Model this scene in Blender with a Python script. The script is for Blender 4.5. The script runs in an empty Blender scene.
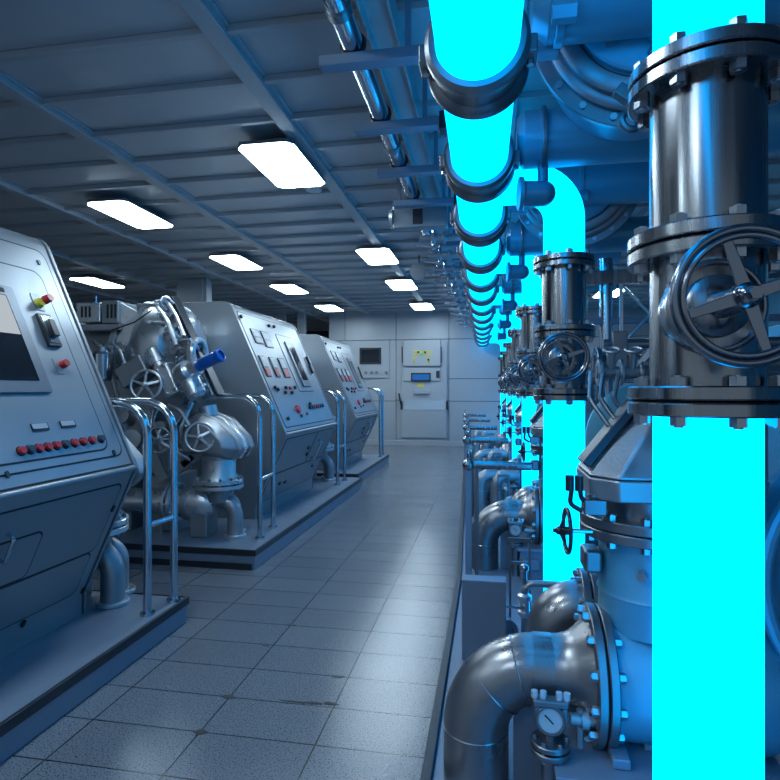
import bpy, bmesh, math, random
from mathutils import Vector, Matrix
random.seed(7)
S = bpy.context.scene
COL = S.collection
PI = math.pi

# ------------------------------------------------------------------ camera, world, exposure
YAW = math.radians(10.1); EYE = 1.3; FPX = 560.0
cam_d = bpy.data.cameras.new('camera'); cam = bpy.data.objects.new('camera', cam_d); COL.objects.link(cam)
cam.location = (0, 0, EYE); cam.rotation_euler = (PI / 2, 0, YAW)
cam_d.sensor_width = 36; cam_d.sensor_fit = 'HORIZONTAL'; cam_d.lens = 36 * FPX / 780; cam_d.clip_start = 0.05; cam_d.clip_end = 100
S.camera = cam
w = bpy.data.worlds.new('world'); S.world = w; w.use_nodes = True
w.node_tree.nodes['Background'].inputs[0].default_value = (0.44, 0.58, 0.72, 1)
w.node_tree.nodes['Background'].inputs[1].default_value = 0.5
S.view_settings.view_transform = 'Standard'; S.view_settings.look = 'None'
S.view_settings.exposure = 0.0; S.view_settings.gamma = 1.0; S.view_settings.use_curve_mapping = False
LAMP_COLOR = (0.68, 0.87, 1.0); LAMP_STRENGTH = 30.0
GLOW_COLOR = (0.0, 0.38, 1.0); GLOW_STRENGTH = 4.4
CEIL = 3.14

# ------------------------------------------------------------------ helpers
CA, SA = math.cos(YAW), math.sin(YAW)
def at(u, v, Y):
    """where the sight line through a point of the photo meets the plane at distance Y down the hall"""
    R = (u - 390) / FPX
    d = Y / (CA + R * SA)
    return Vector((d * (-SA + R * CA), Y, EYE + (390 - v) / FPX * d))

def basis(ax):
    ax = Vector(ax).normalized()
    h = Vector((0, 0, 1)) if abs(ax.z) < 0.9 else Vector((0, 1, 0))
    e1 = h.cross(ax).normalized(); e2 = ax.cross(e1)
    return ax, e1, e2

class MB:
    def __init__(s): s.v = []; s.f = []
    def ring(s, c, e1, e2, r, n, ph=0.0):
        b = len(s.v); c = Vector(c)
        for i in range(n):
            a = 2 * PI * i / n + ph
            s.v.append(c + e1 * (r * math.cos(a)) + e2 * (r * math.sin(a)))
        return b
    def lathe(s, o, ax, prof, n=32, ph=0.0, closed=False):
        ax, e1, e2 = basis(ax); o = Vector(o); prev = None; first = None
        for (r, t) in prof:
            b = s.ring(o + ax * t, e1, e2, max(r, 1e-5), n, ph)
            if prev is not None:
                for i in range(n):
                    j = (i + 1) % n; s.f.append((prev + i, prev + j, b + j, b + i))
            else: first = b
            prev = b
        if closed:
            for i in range(n):
                j = (i + 1) % n; s.f.append((prev + i, prev + j, first + j, first + i))
        else:
            s.f.append(tuple(range(first + n - 1, first - 1, -1))); s.f.append(tuple(range(prev, prev + n)))
        return s
    def cyl(s, p0, p1, r0, r1=None, n=24, ph=0.0):
        p0 = Vector(p0); p1 = Vector(p1); L = (p1 - p0).length
        return s.lathe(p0, p1 - p0, [(r0, 0), (r0 if r1 is None else r1, L)], n, ph)
    def disc(s, c, ax, r, t, n=40, ri=None, ch=0.003):
        """round plate with softened rim, centred on c; ri makes it a ring"""
        h = t / 2
        if ri: return s.lathe(c, ax, [(ri, -h), (r - ch, -h), (r, -h + ch), (r, h - ch), (r - ch, h), (ri, h)], n, closed=True)
        return s.lathe(c, ax, [(r - ch, -h), (r, -h + ch), (r, h - ch), (r - ch, h)], n)
    def tube(s, pts, r, n=12, cap=True):
        pts = [Vector(p) for p in pts]; m = len(pts); T = []
        for i in range(m):
            a = pts[max(0, i - 1)]; b = pts[min(m - 1, i + 1)]; T.append((b - a).normalized())
        _, e1, e2 = basis(T[0]); prev = None
        for i in range(m):
            if i:
                q = T[i - 1].rotation_difference(T[i]); e1 = q @ e1; e2 = q @ e2
            ri = r[i] if isinstance(r, (list, tuple)) else r
            b = s.ring(pts[i], e1, e2, ri, n)
            if prev is not None:
                for k in range(n):
                    j = (k + 1) % n; s.f.append((prev + k, prev + j, b + j, b + k))
            elif cap: s.f.append(tuple(range(b + n - 1, b - 1, -1)))
            prev = b
        if cap: s.f.append(tuple(range(prev, prev + n)))
        return s
    def torus(s, c, ax, R, r, N=40, n=10):
        return s.lathe(c, ax, [(R + r * math.cos(2 * PI * k / n), r * math.sin(2 * PI * k / n)) for k in range(n)], N, closed=True)
    def box(s, x0, x1, y0, y1, z0, z1):
        b = len(s.v)
        for x in (x0, x1):
            for y in (y0, y1):
                for z in (z0, z1): s.v.append(Vector((x, y, z)))
        for q in ((0, 1, 3, 2), (4, 6, 7, 5), (0, 4, 5, 1), (2, 3, 7, 6), (0, 2, 6, 4), (1, 5, 7, 3)):
            s.f.append(tuple(b + i for i in q))
        return s
    def obox(s, c, ax, ay, az, hx, hy, hz):
        c = Vector(c); ax = Vector(ax).normalized() * hx; ay = Vector(ay).normalized() * hy; az = Vector(az).normalized() * hz
        b = len(s.v)
        for i in (-1, 1):
            for j in (-1, 1):
                for k in (-1, 1): s.v.append(c + ax * i + ay * j + az * k)
        for q in ((0, 1, 3, 2), (4, 6, 7, 5), (0, 4, 5, 1), (2, 3, 7, 6), (0, 2, 6, 4), (1, 5, 7, 3)):
            s.f.append(tuple(b + i for i in q))
        return s
    def prism(s, poly, vec):
        poly = [Vector(p) for p in poly]; vec = Vector(vec); n = len(poly); b = len(s.v)
        s.v += poly; s.v += [p + vec for p in poly]
        s.f.append(tuple(range(b + n - 1, b - 1, -1))); s.f.append(tuple(range(b + n, b + 2 * n)))
        for i in range(n):
            j = (i + 1) % n; s.f.append((b + i, b + j, b + n + j, b + n + i))
        return s
    def loft(s, A, B):
        n = len(A); b = len(s.v); s.v += [Vector(p) for p in A] + [Vector(p) for p in B]
        s.f.append(tuple(range(b + n - 1, b - 1, -1))); s.f.append(tuple(range(b + n, b + 2 * n)))
        for i in range(n):
            j = (i + 1) % n; s.f.append((b + i, b + j, b + n + j, b + n + i))
        return s
    def ball(s, c, r, n=20, m=10, sc=(1, 1, 1)):
        b0 = len(s.v)
        s.lathe((0, 0, 0), (0, 0, 1), [(r * math.sin(PI * k / m), -r * math.cos(PI * k / m)) for k in range(m + 1)], n)
        for i in range(b0, len(s.v)):
            p = s.v[i]; s.v[i] = Vector((p.x * sc[0] + c[0], p.y * sc[1] + c[1], p.z * sc[2] + c[2]))
        return s

def bend(pts, rad, k=8):
    """polyline with rounded corners"""
    pts = [Vector(p) for p in pts]; out = [pts[0]]
    for i in range(1, len(pts) - 1):
        a = (pts[i - 1] - pts[i]).normalized(); b = (pts[i + 1] - pts[i]).normalized()
        ang = a.angle(b); L = min(rad / math.tan(ang / 2), (pts[i - 1] - pts[i]).length * .98, (pts[i + 1] - pts[i]).length * .98)
        rr = L * math.tan(ang / 2); c = pts[i] + (a + b).normalized() * (rr / math.sin(ang / 2))
        p0 = pts[i] + a * L - c; p1 = pts[i] + b * L - c; q = p0.rotation_difference(p1); qa = q.angle; qx = q.axis
        for t in range(k + 1):
            out.append(c + Matrix.Rotation(qa * t / k, 3, qx) @ p0)
    out.append(pts[-1]); return out

def worldloc(o):
    p = Vector((0, 0, 0))
    while o is not None: p += o.location; o = o.parent
    return p

def part(name, mb, mat, parent=None, bevel=0.0, label=None, flat=False, ang=32):
    me = bpy.data.meshes.new(name); off = worldloc(parent) if parent else Vector((0, 0, 0))
    me.from_pydata([tuple(p - off) for p in mb.v], [], mb.f)
    bm = bmesh.new(); bm.from_mesh(me); bmesh.ops.recalc_face_normals(bm, faces=bm.faces); bm.to_mesh(me); bm.free()
    if not flat:
        me.shade_smooth(); me.set_sharp_from_angle(angle=math.radians(ang))
    me.materials.append(mat)
    o = bpy.data.objects.new(name, me); COL.objects.link(o)
    if parent: o.parent = parent
    if bevel:
        m = o.modifiers.new('bevel', 'BEVEL'); m.width = bevel; m.segments = 2; m.limit_method = 'ANGLE'; m.angle_limit = math.radians(35)
        m.harden_normals = True
    if label: o['label'] = label
    return o

def thing(name, loc, label, cat, group=None):
    o = bpy.data.objects.new(name, None); COL.objects.link(o); o.location = loc; o.empty_display_size = .1
    o['label'] = label; o['category'] = cat
    if group: o['group'] = group
    return o
def tag(o, label, cat, group=None):
    o['label'] = label; o['category'] = cat
    if group: o['group'] = group
    return o
def struct(o): o['kind'] = 'structure'; return o

def dup(root, delta, label, skip=()):
    r = root.copy(); COL.objects.link(r); r.location = root.location + Vector(delta); r['label'] = label
    for ch in list(root.children):
        if ch.name.split('.')[0] in skip: continue
        c = ch.copy(); COL.objects.link(c); c.parent = r
        for g in ch.children:
            if g.name.split('.')[0] in skip: continue
            d = g.copy(); COL.objects.link(d); d.parent = c
    return r

def bolts(parent, c, ax, R, n, r, half, mat, ph=0.0, name='bolt'):
    """n bolts round a flange, each with a head and a nut"""
    ax, e1, e2 = basis(ax); c = Vector(c); first = None; p0 = None
    for i in range(n):
        a = 2 * PI * (i + ph) / n; p = c + e1 * R * math.cos(a) + e2 * R * math.sin(a)
        if first is None:
            m = MB(); m.cyl(p - ax * (half + r * 1.1), p - ax * (half - .001), r, n=6); m.cyl(p + ax * (half - .001), p + ax * (half + r * 1.1), r, n=6)
            m.cyl(p - ax * (half + r * 1.3), p + ax * (half + r * 1.3), r * .55, n=8)
            first = part(name, m, mat, parent, ang=25); p0 = p
        else:
            o = first.copy(); COL.objects.link(o); o.parent = parent; o.location = p - p0

# ------------------------------------------------------------------ materials
def mat(name, col, rough=.4, metal=0.0, noise=0.0, nscale=20.0, bump=0.0, bscale=200.0, stretch=None, coat=0.0):
    m = bpy.data.materials.new(name); m.use_nodes = True; nt = m.node_tree; b = nt.nodes['Principled BSDF']
    b.inputs['Base Color'].default_value = (*col, 1); b.inputs['Roughness'].default_value = rough; b.inputs['Metallic'].default_value = metal
    if coat: b.inputs['Coat Weight'].default_value = coat; b.inputs['Coat Roughness'].default_value = .15
    tc = nt.nodes.new('ShaderNodeTexCoord'); src = tc.outputs['Object']
    if stretch:
        mp = nt.nodes.new('ShaderNodeMapping'); mp.inputs['Scale'].default_value = stretch; nt.links.new(src, mp.inputs[0]); src = mp.outputs[0]
    if noise:
        n = nt.nodes.new('ShaderNodeTexNoise'); n.inputs['Scale'].default_value = nscale; n.inputs['Detail'].default_value = 6; nt.links.new(src, n.inputs['Vector'])
        mr = nt.nodes.new('ShaderNodeMapRange'); mr.inputs['From Min'].default_value = .3; mr.inputs['From Max'].default_value = .7
        mr.inputs['To Min'].default_value = rough - noise; mr.inputs['To Max'].default_value = rough + noise
        nt.links.new(n.outputs[0], mr.inputs['Value']); nt.links.new(mr.outputs[0], b.inputs['Roughness'])
        mx = nt.nodes.new('ShaderNodeMix'); mx.data_type = 'RGBA'
        mx.inputs[6].default_value = (*[c * (1 - noise * 1.6) for c in col], 1); mx.inputs[7].default_value = (*[min(1, c * (1 + noise)) for c in col], 1)
        nt.links.new(n.outputs[0], mx.inputs[0]); nt.links.new(mx.outputs[2], b.inputs['Base Color'])
    if bump:
        n2 = nt.nodes.new('ShaderNodeTexNoise'); n2.inputs['Scale'].default_value = bscale; nt.links.new(src, n2.inputs['Vector'])
        bp = nt.nodes.new('ShaderNodeBump'); bp.inputs['Strength'].default_value = bump; bp.inputs['Distance'].default_value = .002
        nt.links.new(n2.outputs[0], bp.inputs['Height']); nt.links.new(bp.outputs[0], b.inputs['Normal'])
    return m
def emis(name, col, st):
    m = bpy.data.materials.new(name); m.use_nodes = True; b = m.node_tree.nodes['Principled BSDF']
    b.inputs['Base Color'].default_value = (0.0, 0.0, 0.0, 1); b.inputs['Roughness'].default_value = 1.0
    b.inputs['Specular IOR Level'].default_value = 0.0
    b.inputs['Emission Color'].default_value = (*col, 1); b.inputs['Emission Strength'].default_value = st
    return m
M = {}
M['glow'] = emis('glowing_cyan', GLOW_COLOR, GLOW_STRENGTH)
M['lamp'] = emis('lamp_diffuser', LAMP_COLOR, LAMP_STRENGTH)
M['console'] = mat('console_paint', (.25, .275, .30), .36, .45, noise=.05, nscale=4, bump=.05, bscale=500)
M['console_dark'] = mat('console_lower_paint', (.22, .245, .27), .42, .4, noise=.05, nscale=4)
M['gasket'] = mat('black_gasket', (.008, .01, .014), .6)
M['plinth'] = mat('plinth_paint', (.19, .24, .31), .4, .3, noise=.06, nscale=6)
M['darkedge'] = mat('dark_edge_steel', (.04, .045, .055), .4, .6)
M['chrome'] = mat('polished_steel', (.50, .56, .62), .18, 1.0, noise=.04, nscale=10)
M['steel'] = mat('brushed_steel', (.29, .30, .32), .24, 1.0, noise=.10, nscale=40, stretch=(1, 1, .03), bump=.3, bscale=45)
M['steel_dark'] = mat('dark_cast_steel', (.22, .235, .26), .38, .9, noise=.08, nscale=16, bump=.12, bscale=160)
M['pipe'] = mat('gunmetal_pipe', (.27, .27, .285), .32, .85, noise=.08, nscale=9, bump=.05, bscale=200)
M['cast'] = mat('cast_aluminium', (.66, .68, .71), .34, .85, noise=.1, nscale=14, bump=.3, bscale=120)
M['castd'] = mat('weathered_cast_iron', (.33, .35, .375), .42, .75, noise=.12, nscale=12, bump=.3, bscale=120)
M['bolt'] = mat('zinc_bolt', (.40, .43, .47), .3, 1.0)
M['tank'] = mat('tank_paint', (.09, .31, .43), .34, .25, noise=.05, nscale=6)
M['ceil'] = mat('ceiling_paint', (.42, .43, .45), .42, .3, noise=.08, nscale=3)
M['beam'] = mat('ceiling_beam_paint', (.39, .40, .42), .42, .35, noise=.05, nscale=5)
M['wall'] = mat('wall_panel_paint', (.33, .35, .375), .45, .2, noise=.04, nscale=2)
M['wall_dark'] = mat('dark_wall_paint', (.03, .035, .045), .6)
M['platform'] = mat('platform_paint', (.17, .22, .29), .42, .3, noise=.07, nscale=5)
M['red'] = mat('red_button_plastic', (.42, .012, .02), .35)
M['darkbtn'] = mat('dark_button_plastic', (.02, .03, .05), .35)
M['yellow'] = mat('yellow_plate', (.62, .5, .05), .45)
M['green'] = mat('green_lens', (.12, .45, .1), .3)
M['white'] = mat('white_plate', (.36, .39, .42), .4)
M['bluecap'] = mat('blue_plastic', (.003, .085, .38), .35, coat=.2)
M['black'] = mat('black_plastic', (.012, .014, .018), .3)
M['bezel'] = mat('grey_bezel', (.16, .18, .21), .35, .5)
M['display'] = emis('lit_blue_display', (.04, .25, .8), .5)
M['slot'] = mat('pale_slot_plate', (.7, .78, .85), .2, .6)

M['screen_reflection'] = emis('painted_screen_reflection', (.62, .68, .74), .75)  # pale glow standing in for a ceiling light mirrored in the glass
M['wheel'] = mat('polished_dark_wheel', (.24, .26, .30), .2, 1.0)
def screen_mat():
    m = mat('screen_glass', (.012, .016, .022), .09); return m
M['screen'] = screen_mat()

def floor_mat():
    m = bpy.data.materials.new('speckled_floor_tile'); m.use_nodes = True; nt = m.node_tree; N = nt.nodes; L = nt.links; b = N['Principled BSDF']
    g = N.new('ShaderNodeTexCoord'); mp = N.new('ShaderNodeMapping'); L.new(g.outputs['Object'], mp.inputs[0])
    mp.inputs['Location'].default_value = (1.085, -1.97 + .245 * 40, 0)
    br = N.new('ShaderNodeTexBrick'); br.offset = 0.0; br.squash = 1.0; br.inputs['Scale'].default_value = 1.0
    br.inputs['Brick Width'].default_value = .455; br.inputs['Row Height'].default_value = .245; br.inputs['Mortar Size'].default_value = .0028
    br.inputs['Mortar Smooth'].default_value = .1; br.inputs['Bias'].default_value = 0
    br.inputs['Color1'].default_value = (.135, .15, .175, 1); br.inputs['Color2'].default_value = (.155, .172, .198, 1); br.inputs['Mortar'].default_value = (.006, .009, .014, 1)
    L.new(mp.outputs[0], br.inputs['Vector'])
    vo = N.new('ShaderNodeTexVoronoi'); vo.inputs['Scale'].default_value = 140; L.new(g.outputs['Object'], vo.inputs['Vector'])
    n = N.new('ShaderNodeTexNoise'); n.inputs['Scale'].default_value = 170; n.inputs['Detail'].default_value = 3; L.new(g.outputs['Object'], n.inputs['Vector'])
    cr = N.new('ShaderNodeValToRGB'); cr.color_ramp.elements[0].position = .35; cr.color_ramp.elements[0].color = (.12, .12, .13, 1); cr.color_ramp.elements[1].position = .47
    L.new(n.outputs[0], cr.inputs[0])
    mx = N.new('ShaderNodeMix'); mx.data_type = 'RGBA'; mx.blend_type = 'MULTIPLY'; mx.inputs[0].default_value = 1
    L.new(br.outputs['Color'], mx.inputs[6]); L.new(cr.outputs[0], mx.inputs[7]); L.new(mx.outputs[2], b.inputs['Base Color'])
    n3 = N.new('ShaderNodeTexNoise'); n3.inputs['Scale'].default_value = 3.5; L.new(g.outputs['Object'], n3.inputs['Vector'])
    mr = N.new('ShaderNodeMapRange'); mr.inputs['To Min'].default_value = .15; mr.inputs['To Max'].default_value = .26; L.new(n3.outputs[0], mr.inputs['Value']); L.new(mr.outputs[0], b.inputs['Roughness'])
    bp = N.new('ShaderNodeBump'); bp.inputs['Strength'].default_value = .35; bp.inputs['Distance'].default_value = .0015
    L.new(vo.outputs['Distance'], bp.inputs['Height'])
    bp2 = N.new('ShaderNodeBump'); bp2.inputs['Strength'].default_value = .8; bp2.inputs['Distance'].default_value = .002; bp2.invert = True
    L.new(br.outputs['Fac'], bp2.inputs['Height']); L.new(bp.outputs[0], bp2.inputs['Normal']); L.new(bp2.outputs[0], b.inputs['Normal'])
    b.inputs['Specular IOR Level'].default_value = .8
    return m
M['floor'] = floor_mat()

# ------------------------------------------------------------------ setting
XL, XR, YB, YF = -9.0, 4.2, -3.2, 13.0
fl = struct(part('floor', MB().box(XL, XR, YB, 17, -.1, 0), M['floor'], flat=True))
def blot(m, x, y, rx, ry, n=11):
    m.prism([(x + rx * 1.35 * random.uniform(.5, 1) * math.cos(2 * PI * i / n), y + ry * 1.4 * random.uniform(.4, 1) * math.sin(2 * PI * i / n), 0.0) for i in range(n)], (0, 0, .002))
for (u, v, rx, ry) in ((200, 732, .028, .018), (229, 697, .03, .015), (266, 645, .022, .015), (290, 625, .028, .012), (338, 677, .03, .01), (330, 704, .03, .012), (296, 702, .06, .007), (313, 703, .04, .007)):
    Y = EYE * FPX / (v - 390) * (CA + (u - 390) / FPX * SA); p = at(u, v, Y); m = MB(); blot(m, p.x, p.y, rx, ry)
    part('stain', m, M['gasket'], fl, label='dark scuffed stain on a tile seam')
ce = struct(part('ceiling', MB().box(XL, XR, YB, 17, CEIL, CEIL + .1), M['ceil'], flat=True))
for x in (-8.68, -7.2, -5.72, -4.24, -2.84, -1.36, .12, 1.6, 3.08):
    wd = .055
    part('beam', MB().box(x - wd, x + wd, YB, 16.9, CEIL - .055, CEIL).box(x - wd - .02, x + wd + .02, YB, 16.9, CEIL - .014, CEIL), M['beam'], ce, bevel=.006)
y = -2.9
while y < 16.8:
    part('cross_beam', MB().box(XL, XR, y - .02, y + .02, CEIL - .04, CEIL), M['beam'], ce, bevel=.005); y += .462
part_wl = struct(part('wall_left', MB().box(XL - .1, XL, YB, 17, 0, CEIL), M['wall_dark']))
struct(part('wall_right', MB().box(XR, XR + .1, YB, 17, 0, CEIL), M['tank']))
# far wall of panels with narrow seams, dark bay to its left
wf = struct(part('wall_far', MB().box(-3.81, XR, YF + .02, YF + .2, 0, CEIL), M['gasket']))
g = .006
cols = [(-3.81, -3.41), (-3.41, -2.17), (-2.17, -.93), (-.93, .31), (.31, 1.55), (1.55, 2.79), (2.79, XR)]
for i, (a, b) in enumerate(cols):
    zs = [0, 1.04, 2.48, CEIL] if i < 2 else ([0, 1.06, 2.48, CEIL] if i == 2 else [0, 1.04, 1.56, 2.48, CEIL])
    for z0, z1 in zip(zs, zs[1:]):
        part('wall_panel', MB().box(a + g, b - g, YF, YF + .02, z0 + g, z1 - g), M['wall'], wf, bevel=.003)
struct(part('wall_recess', MB().box(XL, -3.81, 16.9, 17.0, 0, CEIL), M['wall_dark']))
struct(part('baseboard_far', MB().box(-3.81, XR, YF - .03, YF - .001, 0, .12), M['beam'], bevel=.005))
# pillars in the dark bay at the far left
for i, (x, y, wx, lab) in enumerate(((-4.84, 8.6, .27, 'broad pale steel pillar rising behind the nearer control desk with meters'),
                                  (-4.42, 12.8, .09, 'slim pale pillar right of the other slim one, between the dark far openings'),
                                  (-4.92, 12.8, .09, 'slim pale pillar at the left edge of the dark far openings'))):
    m = MB().box(x - wx, x + wx, y - .09, y + .09, 0, CEIL)
    if wx > .2: m.box(x + wx - .1, x + wx - .06, y - .12, y - .085, 0, CEIL)
    tag(part('pillar', m, M['wall'], bevel=.01), lab, 'pillar')

PZ = .025
# platform under the right hand machines
pl = struct(part('trim_1', MB().prism([(-.185, YB + .01, 0), (-.185, 3.8, 0), (-.52, YF - .04, 0), (XR, YF - .04, 0), (XR, YB + .01, 0)], (0, 0, PZ)), M['platform']))
struct(part('trim_2', MB().prism([(-.222, YB + .01, 0), (-.222, 3.8, 0), (-.557, YF - .04, 0), (-.522, YF - .04, 0), (-.187, 3.8, 0), (-.187, YB + .01, 0)], (0, 0, PZ + .02)), M['darkedge'], bevel=.004))

# ceiling lights
def light(x0, y0, label, wx=.43, ly=.86):
    z = CEIL - .10
    t = thing('ceiling_light', (x0 + wx / 2, y0 + ly / 2, z), label, 'ceiling light')
    part('housing', MB().box(x0 + .02, x0 + wx - .02, y0 + .02, y0 + ly - .02, z + .02, CEIL - .062), M['bezel'], t, bevel=.006)
    c = .05; P = [(x0 + c, y0), (x0 + wx - c, y0), (x0 + wx, y0 + c), (x0 + wx, y0 + ly - c), (x0 + wx - c, y0 + ly), (x0 + c, y0 + ly), (x0, y0 + ly - c), (x0, y0 + c)]
    part('rim', MB().prism([(a, b, z) for a, b in P], (0, 0, .022)), M['bezel'], t)
    k = .008
    part('diffuser', MB().prism([((a - x0 - wx / 2) * (1 - k * 4) + x0 + wx / 2, (b - y0 - ly / 2) * (1 - k * 2) + y0 + ly / 2, z - .006) for a, b in P], (0, 0, .006)), M['lamp'], t)
    return t
light(-1.79, 3.73, 'largest lit ceiling light, over the aisle nearest the camera')
light(-1.65, 6.75, 'lit ceiling light second down the aisle row')
light(-1.65, 8.75, 'lit ceiling light third down the aisle row')
light(-1.6, 11.2, 'lit ceiling light at the far end of the aisle row, before the end wall')
light(-3.72, 4.62, 'lit ceiling light nearest in the row left of the aisle, above the silver engine')
light(-3.62, 6.75, 'lit ceiling light second in the row left of the aisle, above the meters desk')
light(-3.62, 8.8, 'lit ceiling light third in the row left of the aisle')
light(-3.58, 11.1, 'smallest lit ceiling light at the far end of the row left of the aisle')
light(-6.48, 7.7, 'lit ceiling light furthest left, just above the engine junction boxes')
light(-1.79, .9, 'unseen ceiling light added over the aisle above the camera')  # this and the next two are out of view, added to light the foreground
light(-3.72, -.8, 'unseen ceiling light added in the left row behind the camera')
light(-1.79, -1.6, 'unseen ceiling light added over the aisle behind the camera')
light(1.9, 6.2, 'lit ceiling light behind the braced steel frame at right')
light(1.9, 10.2, 'lit ceiling light far back behind the right hand pumps')
part_sm = MB().cyl((-1.52, 4.72, CEIL - .09), (-1.52, 4.72, CEIL - .0001), .07, .055)
tag(part('smoke_detector', part_sm, M['white']), 'small round detector on the ceiling behind the largest ceiling light', 'smoke detector')

# ------------------------------------------------------------------ far wall equipment
def wp(u, v): return at(u, v, YF)
def wbox(m, u0, v0, u1, v1, d0, d1):
    a = wp(u0, v0); b = wp(u1, v1); return m.box(a.x, b.x, YF - d1, YF - d0, b.z, a.z)
t = thing('wall_screen_panel', (wp(374, 360).x, YF, 1.3), 'pale end wall panel with a black screen above a row of knobs', 'control panel')
part('plate', wbox(MB(), 345, 341, 389.5, 378, 0, .035), M['wall'], t, bevel=.006)
f = part('screen_frame', wbox(MB(), 360, 348, 381.5, 364, .036, .06), M['gasket'], t, bevel=.004)
part('screen', wbox(MB(), 362, 350, 379.5, 362, .0605, .066), M['screen'], f)
for u in (366, 372, 377, 386.5):
    p = wp(u, 372.5); part('knob', MB().cyl((p.x, YF - .035, p.z), (p.x, YF - .075, p.z), .035, .03, n=14), M['bezel'], t)
t = thing('wall_control_cabinet', (wp(422, 400).x, YF, 0), 'tall pale cabinet centred on the end wall with yellow lamps and a blue display', 'control cabinet')
part('body', wbox(MB(), 401.5, 343, 447, 438, 0, .05), M['wall'], t, bevel=.006)
d = part('upper_door', wbox(MB(), 404, 341, 441, 366, .051, .12), M['wall'], t, bevel=.008)
for u in (403, 441.5): wb = part('hinge', wbox(MB(), u - .4, 347, u + .5, 363, .121, .135), M['gasket'], d)
part('lower_door', wbox(MB(), 404, 368, 441, 381, .051, .08), M['wall'], t, bevel=.006)
for row, us in ((353, (415, 419, 422.5, 426, 430)), (360.5, (415, 429))):
    for k, u in enumerate(us):
        p = wp(u, row); part('lamp_plate', MB().box(p.x - .035, p.x + .035, YF - .131, YF - .121, p.z - .06, p.z + .06), M['yellow'] if (k % 3 != 2 or row > 355) else M['green'], t)
        part('lamp', MB().cyl((p.x, YF - .13, p.z + .01), (p.x, YF - .165, p.z + .01), .024, n=12), M['black'] if k % 2 else M['slot'], t)
f = part('display_frame', wbox(MB(), 411.5, 373, 431, 381.5, .081, .1), M['black'], t)
part('display', wbox(MB(), 413, 374.5, 429.8, 380, .1005, .104), M['display'], f)
part('keypad', wbox(MB(), 436.5, 371, 440, 378, .081, .1), M['black'], t)
part('warning_label', wbox(MB(), 417.5, 383.5, 424, 386.5, .051, .055), M['yellow'], t)
part('handle', wbox(MB(), 414, 390, 430, 394, .051, .11), M['wall'], t, bevel=.012)
part('slot_plate', wbox(MB(), 404, 401, 446, 410, .051, .06), M['slot'], t)
for u in (401, 446.2): part('latch', wbox(MB(), u, 401, u + 2, 409.5, .051, .09), M['black'], t)
part('lever', MB().tube([(wp(399.5, 393).x, YF - .09, wp(0, 393).z), (wp(401.5, 403).x, YF - .09, wp(0, 403).z)], .018, n=8), M['black'], t)

# ------------------------------------------------------------------ left side: plinths, consoles, rails
PT = .14
def plinth(x1, y0, y1, label):
    t = thing('machine_plinth', (x1, y0, 0), label, 'plinth')
    part('body', MB().box(-4.6, x1 - .012, y0 + .01, y1 - .01, 0, PT - .035), M['plinth'], t, bevel=.004)
    part('skirting', MB().box(-4.6, x1 - .03, y0 - .004, y0 + .006, 0, .045), M['darkedge'], t)
    part('top_plate', MB().box(-4.6, x1 - .02, y0 + .02, y1 - .02, PT - .034, PT), M['plinth'], t)
    part('edge_strip', MB().box(x1 - .018, x1, y0, y1, PT - .04, PT + .004).box(-4.6, x1 - .019, y0, y0 + .018, PT - .04, PT + .004).box(-4.6, x1 - .019, y1 - .018, y1, PT - .04, PT + .004), M['darkedge'], t, bevel=.003)
plinth(-1.66, -1.2, 2.9, 'low blue plinth under the nearest desk at the bottom left')
plinth(-1.66, 3.8, 7.25, 'low long plinth under the silver engine and the meters desk')
plinth(-1.78, 7.5, 9.95, 'low plinth under the furthest desk on the left')

PROF = [(-3.3, PT), (-2.075, PT), (-2.075, .25), (-1.78, .9), (-2.32, 2.1), (-3.3, 2.1)]
TOP = Vector((-2.32, 0, 2.1)); KNEE = Vector((-1.78, 0, .9)); FOOT = Vector((-2.075, 0, .25))
class Face:
    """one sloping face of a desk: y runs along the hall, t down the slope in metres"""
    def __init__(s, a, b, dx=0):
        s.a = a + Vector((dx, 0, 0)); s.d = (b - a).normalized(); s.L = (b - a).length; s.n = Vector((0, 1, 0)).cross(s.d)
        if s.n.x < 0: s.n = -s.n
    def P(s, y, t, h=0): return s.a + s.d * t + s.n * h + Vector((0, y, 0))
    def hit(s, u, v):
        R = (u - 390) / FPX; r = Vector((-SA + R * CA, CA + R * SA, (390 - v) / FPX)); o = Vector((0, 0, EYE))
        k = (s.a - o).dot(s.n) / r.dot(s.n); p = o + r * k
        return p.y, (p - s.a).dot(s.d)
    def rr(s, m, y0, y1, t0, t1, h0, h1, rad=.02, k=4):
        pts = []
        for (cy, ct, a0) in ((y1 - rad, t0 + rad, -90), (y1 - rad, t1 - rad, 0), (y0 + rad, t1 - rad, 90), (y0 + rad, t0 + rad, 180)):
            for i in range(k + 1):
                a = math.radians(a0 + 90 * i / k); pts.append(s.P(cy + rad * math.cos(a), ct + rad * math.sin(a), h0))
        return m.prism(pts, s.n * (h1 - h0))
    def knob(s, m, y, t, r, h, n=16, h0=0): return m.cyl(s.P(y, t, h0), s.P(y, t, h0 + h), r, r * .9, n=n)
UP = Face(TOP, KNEE); LOW = Face(KNEE, FOOT)

def panel(root, F, y0, y1, t0, t1, h=.004, rad=.03, m='console', name='access_panel', base=0.0):
    gsk = part(name, F.rr(MB(), y0, y1, t0, t1, base, base + h, rad), M[m], root)
    part('seam', F.rr(MB(), y0 - .008, y1 + .008, t0 - .008, t1 + .008, base, base + h * .45, rad + .004), M['gasket'], gsk)
    return gsk

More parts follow.
